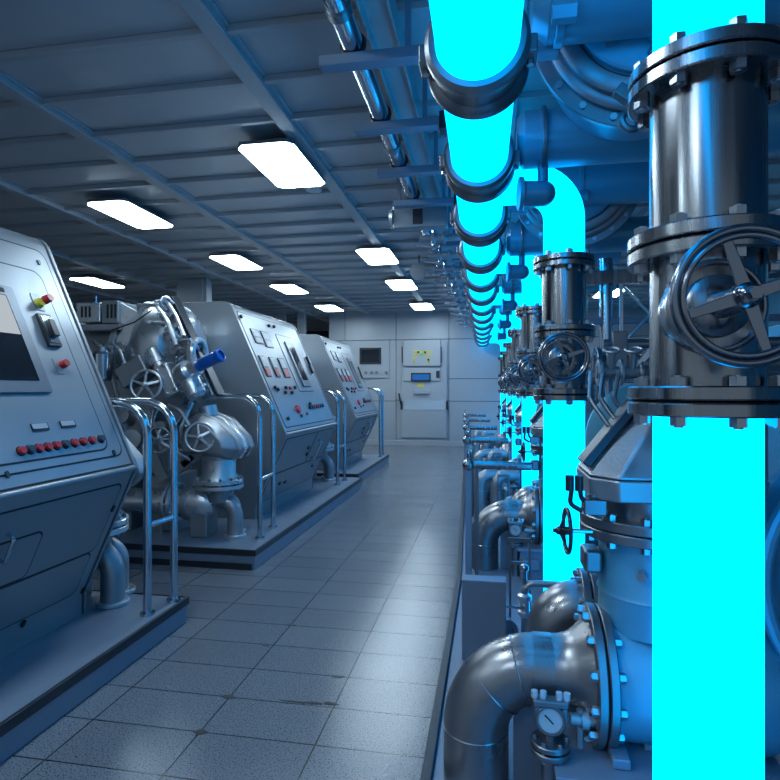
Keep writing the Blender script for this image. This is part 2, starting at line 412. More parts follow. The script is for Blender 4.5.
def console_shell(root, y0, y1):
    def pr(o): # rounded profile
        P = [Vector((x, 0, z)) for x, z in PROF]; P = [Vector((p.x + (o if p.x > -3 else 0), 0, p.z + (o * .6 if p.z > 2 else 0))) for p in P]
        Q = bend([P[3], P[4], P[5]], .09 + o, 6)
        return [P[0], P[1], P[2]] + Q
    part('body', MB().prism([p + Vector((0, y0 + .03, 0)) for p in pr(0)], (0, y1 - y0 - .06, 0)), M['console'], root)
    for (a, b) in ((y0, y0 + .018), (y1 - .018, y1)):
        part('end_plate', MB().prism([p + Vector((0, a, 0)) for p in pr(.006)], (0, b - a, 0)), M['console'], root, bevel=.003)
    for (a, b) in ((y0 + .018, y0 + .03), (y1 - .03, y1 - .018)):
        part('end_seal', MB().prism([p + Vector((0, a, 0)) for p in pr(-.006)], (0, b - a, 0)), M['gasket'], root)
    m = MB(); UP.rr(m, y0 + .031, y1 - .031, UP.L - .03, UP.L - .022, 0, .0035, .002); part('seam', m, M['gasket'], root)
    part('knee_trim', MB().tube([UP.P(y0 + .02, UP.L - .006, -.006), UP.P(y1 - .02, UP.L - .006, -.006)], .016, n=12), M['console'], root)

# nearest desk
C1 = thing('control_desk', (-2.3, 1.65, PT), 'large sloping steel control desk with a big screen above a row of buttons', 'control desk')
console_shell(C1, .75, 2.6)
yb, tb = UP.hit(117, 455); ya, ta = UP.hit(50, 262)
panel(C1, UP, .82, 2.535, .10, tb, rad=.05)
y2, t2 = UP.hit(104, 449)
pn = panel(C1, UP, 1.3, 2.445, .24, t2, rad=.05, base=.0041, name='instrument_panel')
ys, ts0 = UP.hit(14, 290); ys1, ts1 = UP.hit(52, 394)
fr = part('screen_bezel', UP.rr(MB(), 1.45, ys1 - .01, ts0, ts1, .0082, .02, .012), M['bezel'], C1, bevel=.003)
part('screen', UP.rr(MB(), 1.5, ys1 - .065, ts0 + .05, ts1 - .055, .0202, .0215, .006), M['screen'], fr)
part('screen_reflection_area', UP.rr(MB(), 1.505, ys1 - .07, ts0 + .055, ts0 + .055 + (ts1 - ts0 - .11) * .46, .0216, .0222, .004), M['screen_reflection'], fr)  # reflection of a ceiling light, painted over the upper screen as a glow
part('screen_header', UP.rr(MB(), 1.5, ys1 - .065, ts0 + .016, ts0 + .038, .0202, .0215, .004), M['gasket'], fr)
def knob(root, name, F, u, v, r, h, m, base=.008):
    y, t = F.hit(u, v); mb = MB(); F.knob(mb, y, t, r, h, h0=base); return part(name, mb, M[m], root)
y, t = UP.hit(36, 303); b = part('button_plate', UP.rr(MB(), y - .028, y + .028, t - .045, t + .045, .0082, .012, .004), M['bezel'], C1)
part('button_collar', UP.knob(MB(), y, t + .008, .024, .02, h0=.012), M['yellow'], b)
bt = knob(C1, 'emergency_button', UP, 40, 303, .021, .035, 'red', .03)
y, t = UP.hit(46, 332); b = part('breaker_switch', UP.rr(MB(), y - .04, y + .04, t - .085, t + .085, .0082, .026, .004), M['black'], C1, bevel=.002)
part('switch_bezel', UP.rr(MB(), y - .03, y + .03, t - .07, t + .07, .0262, .03, .003), M['chrome'], b)
part('switch_lever', UP.rr(MB(), y - .014, y + .022, t - .045, t + .04, .0302, .05, .004), M['black'], b, bevel=.002)
y, t = UP.hit(57, 367); b = part('button_plate', UP.rr(MB(), y - .022, y + .022, t - .04, t + .04, .0082, .012, .004), M['console'], C1)
knob(C1, 'stop_button', UP, 60, 366, .02, .03, 'red', .012)
for (u, v) in ((38, 428), (66, 425)):
    y, t = UP.hit(u, v); b = part('label_plate', UP.rr(MB(), y - .045, y + .045, t - .017, t + .017, .0082, .013, .003), M['gasket'], C1)
    part('label_face', UP.rr(MB(), y - .042, y + .038, t - .015, t + .008, .0131, .0155, .003), M['white'], b)
for i in range(10):
    u = 19 + i * 8.9; v = 452 - i * 1.35; y, t = UP.hit(u, v)
    redd = i in (0, 3, 4, 6, 7, 8, 2)
    mb = MB(); UP.knob(mb, y, t, .022, .006, h0=.0082)
    b = part('push_button', mb, M['gasket'], C1)
    part('button_cap', UP.knob(MB(), y, t, .017, .011, h0=.0143, n=14), M['red'] if redd else M['darkbtn'], b, label=('red' if redd else 'dark') + ' button cap')
for F, u, v, h in ((UP, 6, 475, .004), (UP, 113, 453, .004), (UP, 38, 263, .004)):
    y, t = F.hit(u, v); mb = MB(); F.rr(mb, y - .008, y + .008, t - .014, t + .014, h, h + .006, .0075); part('lock', mb, M['black'], C1)
Lf = LOW.L
def lowpanel(us, m='console_dark', rad=.03):
    a = [LOW.hit(*q) for q in us]; return a
yy, tt = LOW.hit(117, 498); yb2, tb2 = LOW.hit(91, 568)
panel(C1, LOW, .82, 2.52, .075, .44, m='console_dark', rad=.035)
panel(C1, LOW, .82, 2.50, .455, Lf - .03, m='console_dark', rad=.035)
y3, t3 = LOW.hit(42, 531); y4, t4 = LOW.hit(26, 595)
panel(C1, LOW, 1.3, y3, t3, .43, m='console_dark', rad=.03, base=.0041, name='service_hatch')
for (u, v) in ((112, 508), (82, 590), (22, 623)):
    y, t = LOW.hit(u, v); part('latch', LOW.rr(MB(), y - .009, y + .009, t - .018, t + .018, .004, .012, .008), M['black'], C1)
y, t = LOW.hit(2, 545); part('handle', MB().tube(bend([LOW.P(y, t - .05, .004), LOW.P(y, t - .05, .04), LOW.P(y, t + .06, .04), LOW.P(y, t + .06, .004)], .015, 4), .008, n=8), M['chrome'], C1)

# meters desk, then its twin further down
C2 = thing('control_desk', (-2.3, 5.57, PT), 'middle sloping steel desk with two rows of meters and a narrow screen', 'control desk')
console_shell(C2, 4.73, 6.41)
panel(C2, UP, 4.80, 6.34, .09, UP.L - .07, rad=.03)
def meter(root, u0, v0, u1, v1, redpart=False):
    ya, ta = UP.hit(u0, v0); yb, tb = UP.hit(u1, v1); ya -= .06; yb += .02
    b = part('meter', UP.rr(MB(), ya, yb, ta, tb, .0041, .014, .006), M['black'], root, bevel=.002)
    c = (tb - ta)
    part('meter_face', UP.rr(MB(), ya + .018, yb - .014, ta + .014, ta + c * .52, .0142, .016, .004), M['white'], b)
    part('meter_scale', UP.rr(MB(), ya + .018, yb - .014, ta + c * .6, tb - .014, .0142, .016, .004), M['red'] if redpart else M['bezel'], b)
for q in ((251.5, 329, 262, 344.5), (261.5, 331.5, 272.5, 348.5)): meter(C2, *q)
for q in ((260, 356, 270.5, 377), (270, 357.5, 279.5, 377.5), (278.5, 358.5, 289.5, 378)): meter(C2, *q, redpart=True)
ya, ta = UP.hit(283, 342); yb, tb = UP.hit(310, 387)
pn = panel(C2, UP, ya - .16, yb + .05, ta - .07, tb + .05, base=.0041, rad=.02, name='screen_panel')
fr = part('screen_bezel', UP.rr(MB(), ya, yb, ta, tb, .0082, .024, .01), M['bezel'], C2, bevel=.003)
part('screen', UP.rr(MB(), ya + .05, yb - .04, ta + .06, tb - .07, .0242, .0255, .006), M['screen'], fr)
def small(root, items, r=.014, F=UP, base=.0041):
    for (u, v, mt) in items:
        y, t = F.hit(u, v); b = part('knob', F.knob(MB(), y, t, r, .022, h0=base), M[mt], root)
small(C2, [(268, 326, 'black'), (273, 327, 'black'), (274, 388, 'black'), (277, 390, 'black'), (285, 388, 'black'), (289, 388.5, 'red'), (294, 388, 'black'), (284.5, 393, 'black'), (291, 393, 'black'),
           (309, 404, 'black'), (306, 414, 'bezel'), (300.5, 416, 'bezel'), (287, 419, 'black'), (240, 317, 'black')], .018)
small(C2, [(297, 409.5, 'red')], .045)
small(C2, [(309 + 2.1 * i, 407.6 - i * .3, 'red' if i in (2, 4) else 'black') for i in range(7)], .022)
for q in ((305, 357, 309.5, 367), (308, 366, 312, 374)):
    ya, ta = UP.hit(q[0], q[1]); yb, tb = UP.hit(q[2], q[3]); part('switch', UP.rr(MB(), ya, yb, ta, tb, .0041, .03, .005), M['black'], C2)
panel(C2, LOW, 4.80, 5.72, .05, .40, m='console_dark', rad=.02); panel(C2, LOW, 5.74, 6.34, .05, .40, m='console_dark', rad=.02)
panel(C2, LOW, 4.80, 6.34, .42, LOW.L - .03, m='console_dark', rad=.02)
for (y, t) in ((5.62, .22), (5.66, .3), (5.15, .55), (5.3, .56), (6.1, .5)):
    part('latch', LOW.rr(MB(), y - .03, y + .03, t - .015, t + .015, .004, .018, .01), M['black'], C2)
part('handle', MB().tube(bend([LOW.P(5.85, .15, .004), LOW.P(5.85, .15, .05), LOW.P(5.85, .36, .05), LOW.P(5.85, .36, .004)], .02, 4), .012, n=8), M['chrome'], C2)
C3 = dup(C2, (-.1, 3.03, 0), 'furthest sloping steel desk at the left, nearest the end wall')

def guard_rail(xp, ya, yb, zt, xin, label, xq=None):
    xq = xq or xp
    t = thing('guard_rail', (xp, ya, PT), label, 'guard rail', )
    for x, y in ((xp, ya), (xq, yb)):
        part('hoop', MB().tube(bend([(xin, y, zt), (x, y, zt), (x, y, PT)], .17, 8), .0205, n=14), M['chrome'], t)
        part('foot', MB().cyl((x, y, PT), (x, y, PT + .012), .038, n=20), M['chrome'], t)
    part('crossbar', MB().cyl((xp, ya, .6), (xq, yb, .6), .016, n=12), M['chrome'], t)
guard_rail(-1.742, 2.63, 2.83, 1.235, -2.35, 'chrome double hoop rail beside the large screen desk, nearest the camera', -1.715)
guard_rail(-1.765, 4.12, 4.48, 1.255, -2.72, 'chrome double hoop rail in front of the silver engine', -1.80)
guard_rail(-1.83, 6.62, 6.95, 1.29, -2.5, 'chrome double hoop rail between the middle and furthest desks')
guard_rail(-1.87, 9.5, 9.75, 1.33, -2.4, 'chrome double hoop rail past the furthest desk, by the end wall')

# ------------------------------------------------------------------ handwheel
def handwheel(root, c, ax, R, mt, spokes=4, ph=.2, stem=None, rt=None, dish=.02):
    ax, e1, e2 = basis(ax); c = Vector(c); rt = rt or R * .085
    wlo = part('handwheel', MB().torus(c, ax, R - rt, rt, 48, 12), M[mt], root)
    for i in range(spokes):
        a = 2 * PI * i / spokes + ph; d = e1 * math.cos(a) + e2 * math.sin(a); n = e1 * -math.sin(a) + e2 * math.cos(a)
        A = c + ax * dish + d * R * .12; B = c + d * (R - rt * 1.2)
        def sec(p, w_, h_): return [p + n * w_ + ax * h_, p - n * w_ + ax * h_, p - n * w_ * .7 - ax * h_, p + n * w_ * .7 - ax * h_]
        part('spoke', MB().loft(sec(A, R * .10, R * .05), sec(B, R * .065, R * .035)), M[mt], wlo, bevel=R * .02)
    part('hub', MB().lathe(c, ax, [(R * .17, -.01), (R * .19, dish), (R * .17, dish + R * .12), (R * .1, dish + R * .2)], 20).cyl(c + ax * (dish + R * .2), c + ax * (dish + R * .3), R * .09, n=6), M[mt], wlo)
    if stem: part('stem', MB().cyl(c, c - ax * stem, R * .1, n=12), M['chrome'], root)
    return wlo

# ------------------------------------------------------------------ left engine and pump
LY = 4.2
def hose(root, pts, r, m='cast', rad=.06, name='hose', n=8):
    return part(name, MB().tube(bend(pts, rad, 5), r, n=n), M[m], root)
EN = thing('engine', (-2.9, LY + .1, PT), 'large silver engine behind the hoop rail with blue capped cartridge', 'engine')
Y = 4.3
part('motor_barrel', MB().lathe((-3.62, Y, 1.66), (1, 0, -.06), [(.19, 0), (.24, .02), (.25, .05), (.25, .2), (.245, .22), (.245, .52), (.25, .55), (.25, .62)], 36), M['castd'], EN)
for k in range(8):
    pass
part('barrel_ring', MB().disc((-2.98, Y, 1.63), (1, 0, -.06), .30, .05, ri=.2), M['cast'], EN)
part('barrel_ring', MB().disc((-2.88, Y, 1.63), (1, 0, -.06), .275, .04, ri=.2), M['cast'], EN)
part('housing', MB().lathe((-2.86, Y, 1.64), (1, 0, .0), [(.26, 0), (.29, .03), (.36, .12), (.38, .2), (.36, .34), (.30, .40), (.22, .43)], 40), M['cast'], EN)
part('collar', MB().lathe((-2.9, Y + .02, 1.72), (.86, 0, -.5), [(.20, -.1), (.33, 0), (.33, .1), (.27, .14), (.27, .30), (.30, .32), (.30, .37)], 36), M['cast'], EN)
# slanting head block with fittings
hd = at(192, 346, 4.02); ha = (at(217, 398, 4.02) - at(171, 301, 4.02)).normalized(); hn = Vector((-ha.z, 0, ha.x)); hn = hn if hn.x > 0 else -hn
c0 = at(187, 350, 4.05)
hb = part('head_block', MB().obox(c0 + Vector((0, .06, 0)), ha, (0, 1, 0), hn, .43, .08, .055), M['castd'], EN, bevel=.02)
part('head_plate', MB().obox(c0 + Vector((0, .04, 0)) + hn * .075, ha, (0, 1, 0), hn, .44, .06, .012), M['darkedge'], EN, bevel=.006)
for k in range(-4, 5):
    for s_ in (-1, 1):
        p = c0 + ha * (k * .095) + hn * (s_ * .035) + Vector((0, -.045, 0))
        part('bolt', MB().cyl(p, p - Vector((0, .03, 0)), .02, n=6), M['bolt'], hb)
rg = at(192, 352, 3.95)
part('clamp_ring', MB().torus(rg + Vector((0, .1, 0)), hn * .9 + ha * .45, .1, .028, 32, 10).disc(rg + Vector((0, .1, 0)) - hn * .03, hn * .9 + ha * .45, .11, .03), M['cast'], EN)
A = at(186, 372, 3.92); B = at(225, 353, 3.86); dv = (B - A).normalized()
part('cartridge_sleeve', MB().lathe(A - dv * .02, dv, [(.07, -.05), (.085, 0), (.085, .05), (.062, .08), (.062, .14)], 24), M['cast'], EN)
part('cartridge', MB().lathe(A + dv * .12, dv, [(.04, 0), (.046, .01), (.046, .17), (.041, .18), (.041, .19), (.05, .19), (.05, .22), (.037, .225), (.037, .21)], 28), M['bluecap'], EN, label='bright blue cartridge')
part('cartridge_pot', MB().lathe(A - ha * -.06, ha, [(.06, 0), (.075, .02), (.075, .13), (.05, .16)], 24), M['cast'], EN)
# junction boxes on top
for (u0, v0, u1, v1, m_) in ((76, 303, 100, 322, 'cast'), (101.5, 301, 118, 323, 'console')):
    a = at(u0, v0, 4.05); b = at(u1, v1, 4.05); jb = part('junction_box', MB().box(a.x, b.x, 4.05, 4.3, b.z, a.z), M[m_], EN, bevel=.008)
    for k in range(3):
        part('vent_slot', MB().box(a.x + .05 + k * .035, a.x + .065 + k * .035, 4.043, 4.0495, b.z + .04, a.z - .03), M['gasket'], jb)
a = at(80, 325, 4.0); b = at(121, 330, 4.0); part('shelf_plate', MB().box(a.x, b.x, 3.98, 4.3, b.z, a.z), M['castd'], EN, bevel=.004)
part('cover_cone', MB().loft([at(118, 301, 4.08), at(118, 323, 4.08), at(118, 323, 4.4), at(118, 301, 4.4)], [at(150, 318, 4.1), at(143, 330, 4.1), at(143, 330, 4.3), at(150, 318, 4.3)]), M['cast'], EN, bevel=.01)
part('antenna_post', MB().cyl(at(96, 303, 4.1), at(96, 296, 4.1), .008, n=6), M['chrome'], EN)
# filter canister
a = at(103, 352, 3.95); b = at(103, 381, 3.95)
fc = part('filter_canister', MB().lathe(b, (0, 0, 1), [(.06, 0), (.078, .012), (.078, a.z - b.z - .02), (.06, a.z - b.z)], 28), M['chrome'], EN)
part('canister_cap', MB().cyl(a, a + Vector((0, 0, .035)), .03, n=12), M['cast'], fc)
# gear box and handwheel
p = at(137, 372, 3.95)
part('gear_box', MB().obox(p, Vector((.9, 0, .5)), (0, 1, 0), Vector((-.5, 0, .9)), .12, .08, .085), M['castd'], EN, bevel=.01)
ga = part('gear_box_arm', MB().obox(at(172, 380, 3.98), ha, (0, 1, 0), hn, .13, .09, .06), M['cast'], EN, bevel=.02)
for k in (-1, 1):
    for j in (-1, 1):
        q_ = at(172, 380, 3.98) + ha * .1 * k + hn * .035 * j - Vector((0, .09, 0)); part('bolt', MB().cyl(q_, q_ - Vector((0, .02, 0)), .014, n=6), M['bolt'], ga)
part('side_cylinder', MB().lathe(at(158, 362, 3.96) - ha * .12, ha, [(.04, 0), (.055, .01), (.055, .1), (.065, .1), (.065, .13), (.05, .13), (.05, .26), (.03, .28)], 20), M['cast'], EN)
handwheel(EN, at(146, 385, 3.84), (.2, -.95, .1), .122, 'cast', 5, .3, stem=.12)
hose(EN, [at(104, 350, 3.95), at(108, 340, 3.95), at(120, 350, 3.93), at(128, 372, 3.93)], .012)
hose(EN, [at(139, 314, 3.95), at(143, 304, 3.95), at(156, 305, 3.93), at(168, 322, 3.93), at(176, 345, 3.93)], .018)
hose(EN, [at(150, 304, 4.0), at(166, 300, 3.98), at(176, 316, 3.98), at(184, 336, 3.96)], .015)
hose(EN, [at(94, 341, 3.98), at(106, 352, 3.96), at(118, 400, 3.98), at(126, 430, 4.0)], .02, 'castd')
hose(EN, [at(112, 330, 3.9), at(135, 322, 3.9), at(152, 310, 3.95)], .006, 'gasket')
random.seed(11)
for k in range(16):
    s_ = -.40 + .05 * k; p = c0 + ha * s_ - Vector((0, .05, 0)) + hn * random.uniform(-.05, .05)
    q = p + hn * random.uniform(-.13, .12) + ha * random.uniform(-.09, .09) + Vector((0, -random.uniform(.02, .10), 0))
    mid = (p + q) / 2 + Vector((0, -.06, 0)) + hn * random.uniform(-.04, .04)
    hose(EN, [p, mid, q, q + ha * random.uniform(-.1, .1) + Vector((0, .05, 0))], random.uniform(.008, .018), random.choice(['cast', 'castd', 'cast', 'chrome']), .03, 'fitting', 7)
for k in range(9):
    p = at(random.uniform(176, 212), random.uniform(305, 395), 3.95); p = c0 + ha * ((p - c0).dot(ha)) + hn * random.uniform(-.06, .06) + Vector((0, -.06, 0))
    part('coupling_nut', MB().cyl(p, p + Vector((0, -.05, 0)), random.uniform(.02, .035), n=random.choice([6, 16])), M[random.choice(['cast', 'bolt'])], EN)
# frame legs and struts of the engine
for (u0, v0, u1, v1, r_) in ((160, 405, 180, 470, .05), (130, 400, 165, 480, .045), (195, 400, 172, 470, .035)):
    a = at(u0, v0, 4.15); b = at(u1, v1, 4.15); b.z = max(b.z, .5); d = (b - a).normalized()
    part('strut', MB().obox((a + b) / 2, d, (0, 1, 0), Vector((-d.z, 0, d.x)), (b - a).length / 2, .03, r_), M['castd'], EN, bevel=.006)
part('lower_casing', MB().loft([(-3.4, 4.08, 1.42), (-2.35, 4.08, 1.4), (-2.35, 4.55, 1.4), (-3.4, 4.55, 1.42)], [(-3.2, 4.15, .6), (-2.55, 4.15, .6), (-2.55, 4.5, .6), (-3.2, 4.5, .6)]), M['castd'], EN, bevel=.03)
part('pedestal', MB().box(-3.3, -2.9, 4.15, 4.5, PT, .61).box(-2.75, -2.5, 4.2, 4.5, PT, .61), M['castd'], EN, bevel=.01)
handwheel(EN, at(158, 440, 3.92), (.25, -.95, .1), .105, 'castd', 5, .1, stem=.2)
for (u, v, r_) in ((150, 418, .05), (166, 428, .04), (180, 412, .045), (126, 418, .05), (135, 440, .06)):
    p = at(u, v, 4.05); part('port', MB().lathe(p, (random.uniform(-.3, .3), -1, random.uniform(-.2, .3)), [(r_, -.1), (r_, .05), (r_ * 1.3, .05), (r_ * 1.3, .08), (r_ * .6, .085)], 18), M['castd'], EN)
for k in range(9):
    a = at(random.uniform(140, 200), random.uniform(400, 470), 4.03); b = at(random.uniform(140, 200), random.uniform(405, 470), 3.98)
    hose(EN, [a, (a + b) / 2 + Vector((0, -.1, random.uniform(-.1, .1))), b], random.uniform(.008, .016), random.choice(['cast', 'castd']), .05, 'fitting', 7)

PU = thing('pump', (-2.2, LY, PT), 'silver ribbed pump low on the plinth in front of the engine', 'pump')
Y = 4.15
z0 = .40
part('inlet_pipe', MB().cyl((-3.1, Y, z0), (-2.54, Y, z0), .1, n=28), M['cast'], PU)
for x in (-2.53, -2.485):
    fg = part('flange', MB().disc((x, Y, z0), (1, 0, 0), .155, .03), M['cast'], PU)
bolts(fg, (-2.507, Y, z0), (1, 0, 0), .13, 10, .016, .037, M['bolt'])
part('volute', MB().lathe((-2.47, Y, z0), (1, 0, 0), [(.12, 0), (.105, .03), (.105, .06), (.128, .07), (.13, .2), (.12, .28), (.08, .33)], 32), M['cast'], PU)
fg = part('collar', MB().disc((-2.36, Y, z0), (1, 0, 0), .145, .05), M['castd'], PU)
bolts(fg, (-2.36, Y, z0), (1, 0, 0), .122, 10, .013, .026, M['bolt'])
part('branch', MB().tube(bend([(-2.25, Y, z0 + .02), (-1.985, Y, z0 + .04), (-1.985, Y, PT)], .13, 8), .062, n=20), M['castd'], PU)
part('branch', MB().tube(bend([(-2.2, Y + .1, z0 + .02), (-2.06, Y + .16, z0 + .03), (-2.06, Y + .16, PT)], .1, 8), .05, n=18), M['castd'], PU)
for x_, y_ in ((-1.985, Y), (-2.06, Y + .16)):
    part('leg_flange', MB().disc((x_, y_, PT + .012), (0, 0, 1), .085, .022, 28), M['cast'], PU)
part('foot', MB().box(-2.33, -2.18, Y - .09, Y + .1, PT, z0 - .05), M['castd'], PU, bevel=.015)
part('neck', MB().lathe((-2.12, Y, z0 + .02), (0, 0, 1), [(.1, 0), (.11, .1), (.13, .12)], 28), M['castd'], PU)
for z in (z0 + .14, z0 + .18):
    fg = part('flange', MB().disc((-2.12, Y, z), (0, 0, 1), .19, .03), M['cast'], PU)
bolts(fg, (-2.12, Y, z0 + .16), (0, 0, 1), .165, 12, .014, .037, M['bolt'])
part('throat', MB().lathe((-2.12, Y, z0 + .19), (0, 0, 1), [(.15, 0), (.13, .05), (.13, .16), (.17, .2)], 28), M['cast'], PU)
hp = [(-2.36, .80), (-2.37, .93), (-2.30, 1.07), (-2.20, 1.11), (-2.08, 1.07), (-1.93, .92), (-1.90, .84), (-1.95, .77)]
def hoodp(o, y):
    cx = -2.14; cz = .92
    return [(cx + (x - cx) * (1 + o), y, cz + (z - cz) * (1 + o)) for x, z in hp]
bn = part('bonnet', MB().loft(hoodp(-.28, Y - .24), hoodp(0, Y - .14)).prism(hoodp(0, Y - .1399), (0, .34, 0)), M['castd'], PU, bevel=.015)
for k in range(3):
    part('rib', MB().prism(hoodp(.07, Y - .13 + k * .11), (0, .05, 0)), M['castd' if k != 1 else 'cast'], bn, bevel=.012)
part('cap', MB().cyl((-2.2, Y, 1.09), (-2.22, Y, 1.17), .07, n=20), M['cast'], bn)
handwheel(PU, at(200, 437, 3.9), (.2, -.95, .12), .118, 'cast', 5, .5, stem=.14)
for (u, v) in ((186, 463), (193, 458)):
    p = at(u, v, 4.0); part('lug', MB().obox(p, (1, 0, .8), (0, 1, 0), (-.8, 0, 1), .1, .03, .035), M['castd'], PU, bevel=.008)
hose(PU, [at(168, 405, 3.95), at(180, 410, 3.93), at(190, 425, 3.93)], .014)
hose(PU, [(-2.6, Y - .05, PT), (-2.6, Y - .05, .3), (-2.45, Y - .12, .32)], .015, 'castd')
dup(PU, (-.03, -1.42, 0), 'silver ribbed pump half hidden behind the large screen desk')
dup(PU, (-.05, 2.82, 0), 'small looking silver pump in the gap before the furthest desk')
dup(EN, (-.1, 2.82, 0), 'silver engine in the gap between the middle and furthest desks', skip=('fitting', 'bolt', 'cartridge'))

# ------------------------------------------------------------------ right: glowing riser pipes and gate valves
RX, RY, RP = .46, 1.31, 1.8
UX = -.075
ORD = ['nearest', 'second', 'third', 'fourth', 'fifth', 'sixth', 'seventh']
MX, MZ, MR = -.04, 2.40, .132
def riser():
    t = thing('riser_pipe', (RX, RY, PZ), 'nearest and widest glowing cyan upright pipe at right', 'glowing pipe', 'glowing cyan riser pipes')
    part('lower_tube', MB().cyl((RX, RY, PZ), (RX, RY, 1.272), .105, n=48), M['glow'], t)
    part('upper_tube', MB().tube(bend([(RX, RY, 1.955), (RX, RY, MZ), (MX + MR - .04 - UX, RY, MZ)], .2, 12), .105, n=48), M['glow'], t)
    part('base_flange', MB().disc((RX, RY, PZ + .015), (0, 0, 1), .15, .03), M['steel_dark'], t)
    return t
def valve():
    t = thing('gate_valve', (RX, RY, 1.24), 'nearest large flanged steel gate valve with a four spoke wheel on the widest glowing riser', 'gate valve', 'gate valves on the glowing risers')
    part('body', MB().lathe((RX, RY, 0), (0, 0, 1), [(.1115, 1.265), (.1115, 1.95)], 64), M['steel'], t)
    for zc, mt in ((1.277, 'steel'), (1.603, 'steel'), (1.962, 'steel')):
        for dz in (-.0168, .0168):
            fg = part('flange', MB().disc((RX, RY, zc + dz), (0, 0, 1), .157, .028, n=64), M[mt], t)
        part('joint_gasket', MB().disc((RX, RY, zc), (0, 0, 1), .148, .006, n=48), M['gasket'], t)
        bolts(fg, (RX, RY, zc), (0, 0, 1), .1335, 8, .0165, .0308, M['bolt'], ph=.1)
    ax = Vector((.03, -1, .0)).normalized(); c = Vector((RX - .036, RY - .28, 1.458))
    base = c - ax * .2
    part('bonnet', MB().lathe(base, ax, [(.07, -.03), (.07, .04), (.088, .042), (.09, .05), (.09, .085), (.084, .09), (.08, .09), (.078, .08), (.06, .08), (.058, .095), (.05, .1), (.026, .105), (.022, .2)], 40), M['steel'], t)
    hw = handwheel(t, c, ax, .122, 'wheel', 4, .32, rt=.0085, dish=.0)
    part('inner_rim', MB().torus(c + ax * .004, ax, .101, .0055, 48, 10), M['wheel'], hw)
    return t
r0 = riser(); v0 = valve()
rs = [r0]; vs = [v0]
for k in range(1, 7):
    rs.append(dup(r0, (UX - .012 * (k - 1), RP * k - .04, 0), ORD[k] + ' glowing cyan upright pipe counted from the camera, elbowed into the overhead main'))
    vs.append(dup(v0, (UX - .012 * (k - 1), RP * k - .04, 0), ORD[k] + ' flanged steel gate valve counted from the camera on a glowing riser', skip=() if k < 4 else ('bolt',)))

# glowing overhead main and its couplings
mx = lambda y: -.02 - .0105 * y
m = MB().cyl((mx(YB + .1), YB + .1, MZ), (mx(YF - .01), YF - .01, MZ), MR, n=64)
tag(part('overhead_main_pipe', m, M['glow']), 'long glowing cyan pipe running overhead down the hall to the end wall', 'glowing pipe')
ORD2 = ['first', 'second', 'third', 'fourth', 'fifth', 'sixth', 'seventh', 'eighth', 'ninth', 'tenth', 'eleventh', 'twelfth']
cp0 = None
def coupling(y):
    t = thing('pipe_coupling', (MX, y, MZ - .2), 'first and biggest dark coupling clamped round the glowing overhead main', 'pipe coupling', 'couplings on the overhead main')
    part('sleeve', MB().lathe((MX, y, MZ), (0, 1, 0), [(MR + .001, -.1), (.152, -.1), (.166, -.087), (.168, -.07), (.163, -.055), (.15, -.045), (.15, .03), (.16, .04), (.17, .055), (.172, .075), (.162, .095), (MR + .001, .1)], 64, closed=True), M['steel_dark'], t)
    for s_ in (-1, 1):
        lg = part('lug', MB().box(MX + s_ * .17 - .02, MX + s_ * .17 + .02, y - .05, y + .05, MZ - .03, MZ + .03), M['steel_dark'], t, bevel=.006)
        part('bolt', MB().cyl((MX + s_ * .17, y, MZ - .045), (MX + s_ * .17, y, MZ + .045), .012, n=6), M['bolt'], lg)
    part('hanger_rod', MB().cyl((MX, y, MZ + .165), (MX, y, CEIL - .001), .012, n=10), M['darkedge'], t)
    return t
cp0 = coupling(1.87)
for k in range(1, 13):
    dup(cp0, (-.0105 * .87 * k, .87 * k, 0), (ORD2 + ['thirteenth'])[k] + ' dark coupling from the camera round the glowing overhead main')
dup(cp0, (.0091, -.87, 0), 'dark coupling round the glowing overhead main directly above the camera')

# ------------------------------------------------------------------ ceiling services left of the main
BR0 = 2.47
m = MB()
cv = thing('conduit_pipe', (-.61, 5, 2.86), 'polished tube running under the ceiling left of the glowing main', 'pipe')
part('tube', m.cyl((-.61, YB + .1, 2.865), (-.61, YF - .01, 2.865), .05, n=28), M['chrome'], cv)
for k in range(18):
    y = BR0 - .28 + .65 * k
    if k % 2 == 0: part('collar', MB().cyl((-.61, y, 2.865), (-.61, y + .05, 2.865), .057, n=24), M['steel_dark'], cv)
tag(part('cable_tray', MB().box(-.545, -.535, YB + .1, YF - .01, 2.90, 3.02).box(-.535, -.42, YB + .1, YF - .01, 2.95, 2.96).box(-.42, -.41, YB + .1, YF - .01, 2.90, 3.02), M['beam']), 'painted steel rail running beside the polished ceiling tube', 'cable tray')
def bracket():
    y = BR0
    t = thing('pipe_bracket', (-.5, y, 2.8), 'nearest steel bracket bar under the ceiling carrying the polished tube', 'bracket', 'brackets under the ceiling tube')
    part('bar', MB().box(-.76, -.27, y - .035, y + .035, 2.765, 2.772).box(-.76, -.27, y - .035, y - .028, 2.7722, 2.812).box(-.76, -.27, y + .028, y + .035, 2.7722, 2.812), M['plinth'], t, bevel=.002)
    part('strut', MB().box(-.37, -.345, y - .02, y + .02, 2.773, CEIL - .001), M['plinth'], t)
    part('clip', MB().box(-.275, -.235, y - .045, y + .045, 2.74, 2.84), M['darkedge'], t, bevel=.005)
    part('clamp', MB().torus((-.61, y, 2.865), (0, 1, 0), .055, .008, 24, 8), M['darkedge'], t)
    return t
b0 = bracket()
for k in range(1, 16):
    names = ORD2 + ['thirteenth', 'fourteenth', 'fifteenth', 'sixteenth']
    dup(b0, (0, .655 * k, 0), names[k] + ' steel bracket bar from the camera under the polished ceiling tube')
t = thing('ceiling_unit', (-.6, 4.75, 2.9), 'grey boxy unit hung under the ceiling among the brackets', 'junction box')
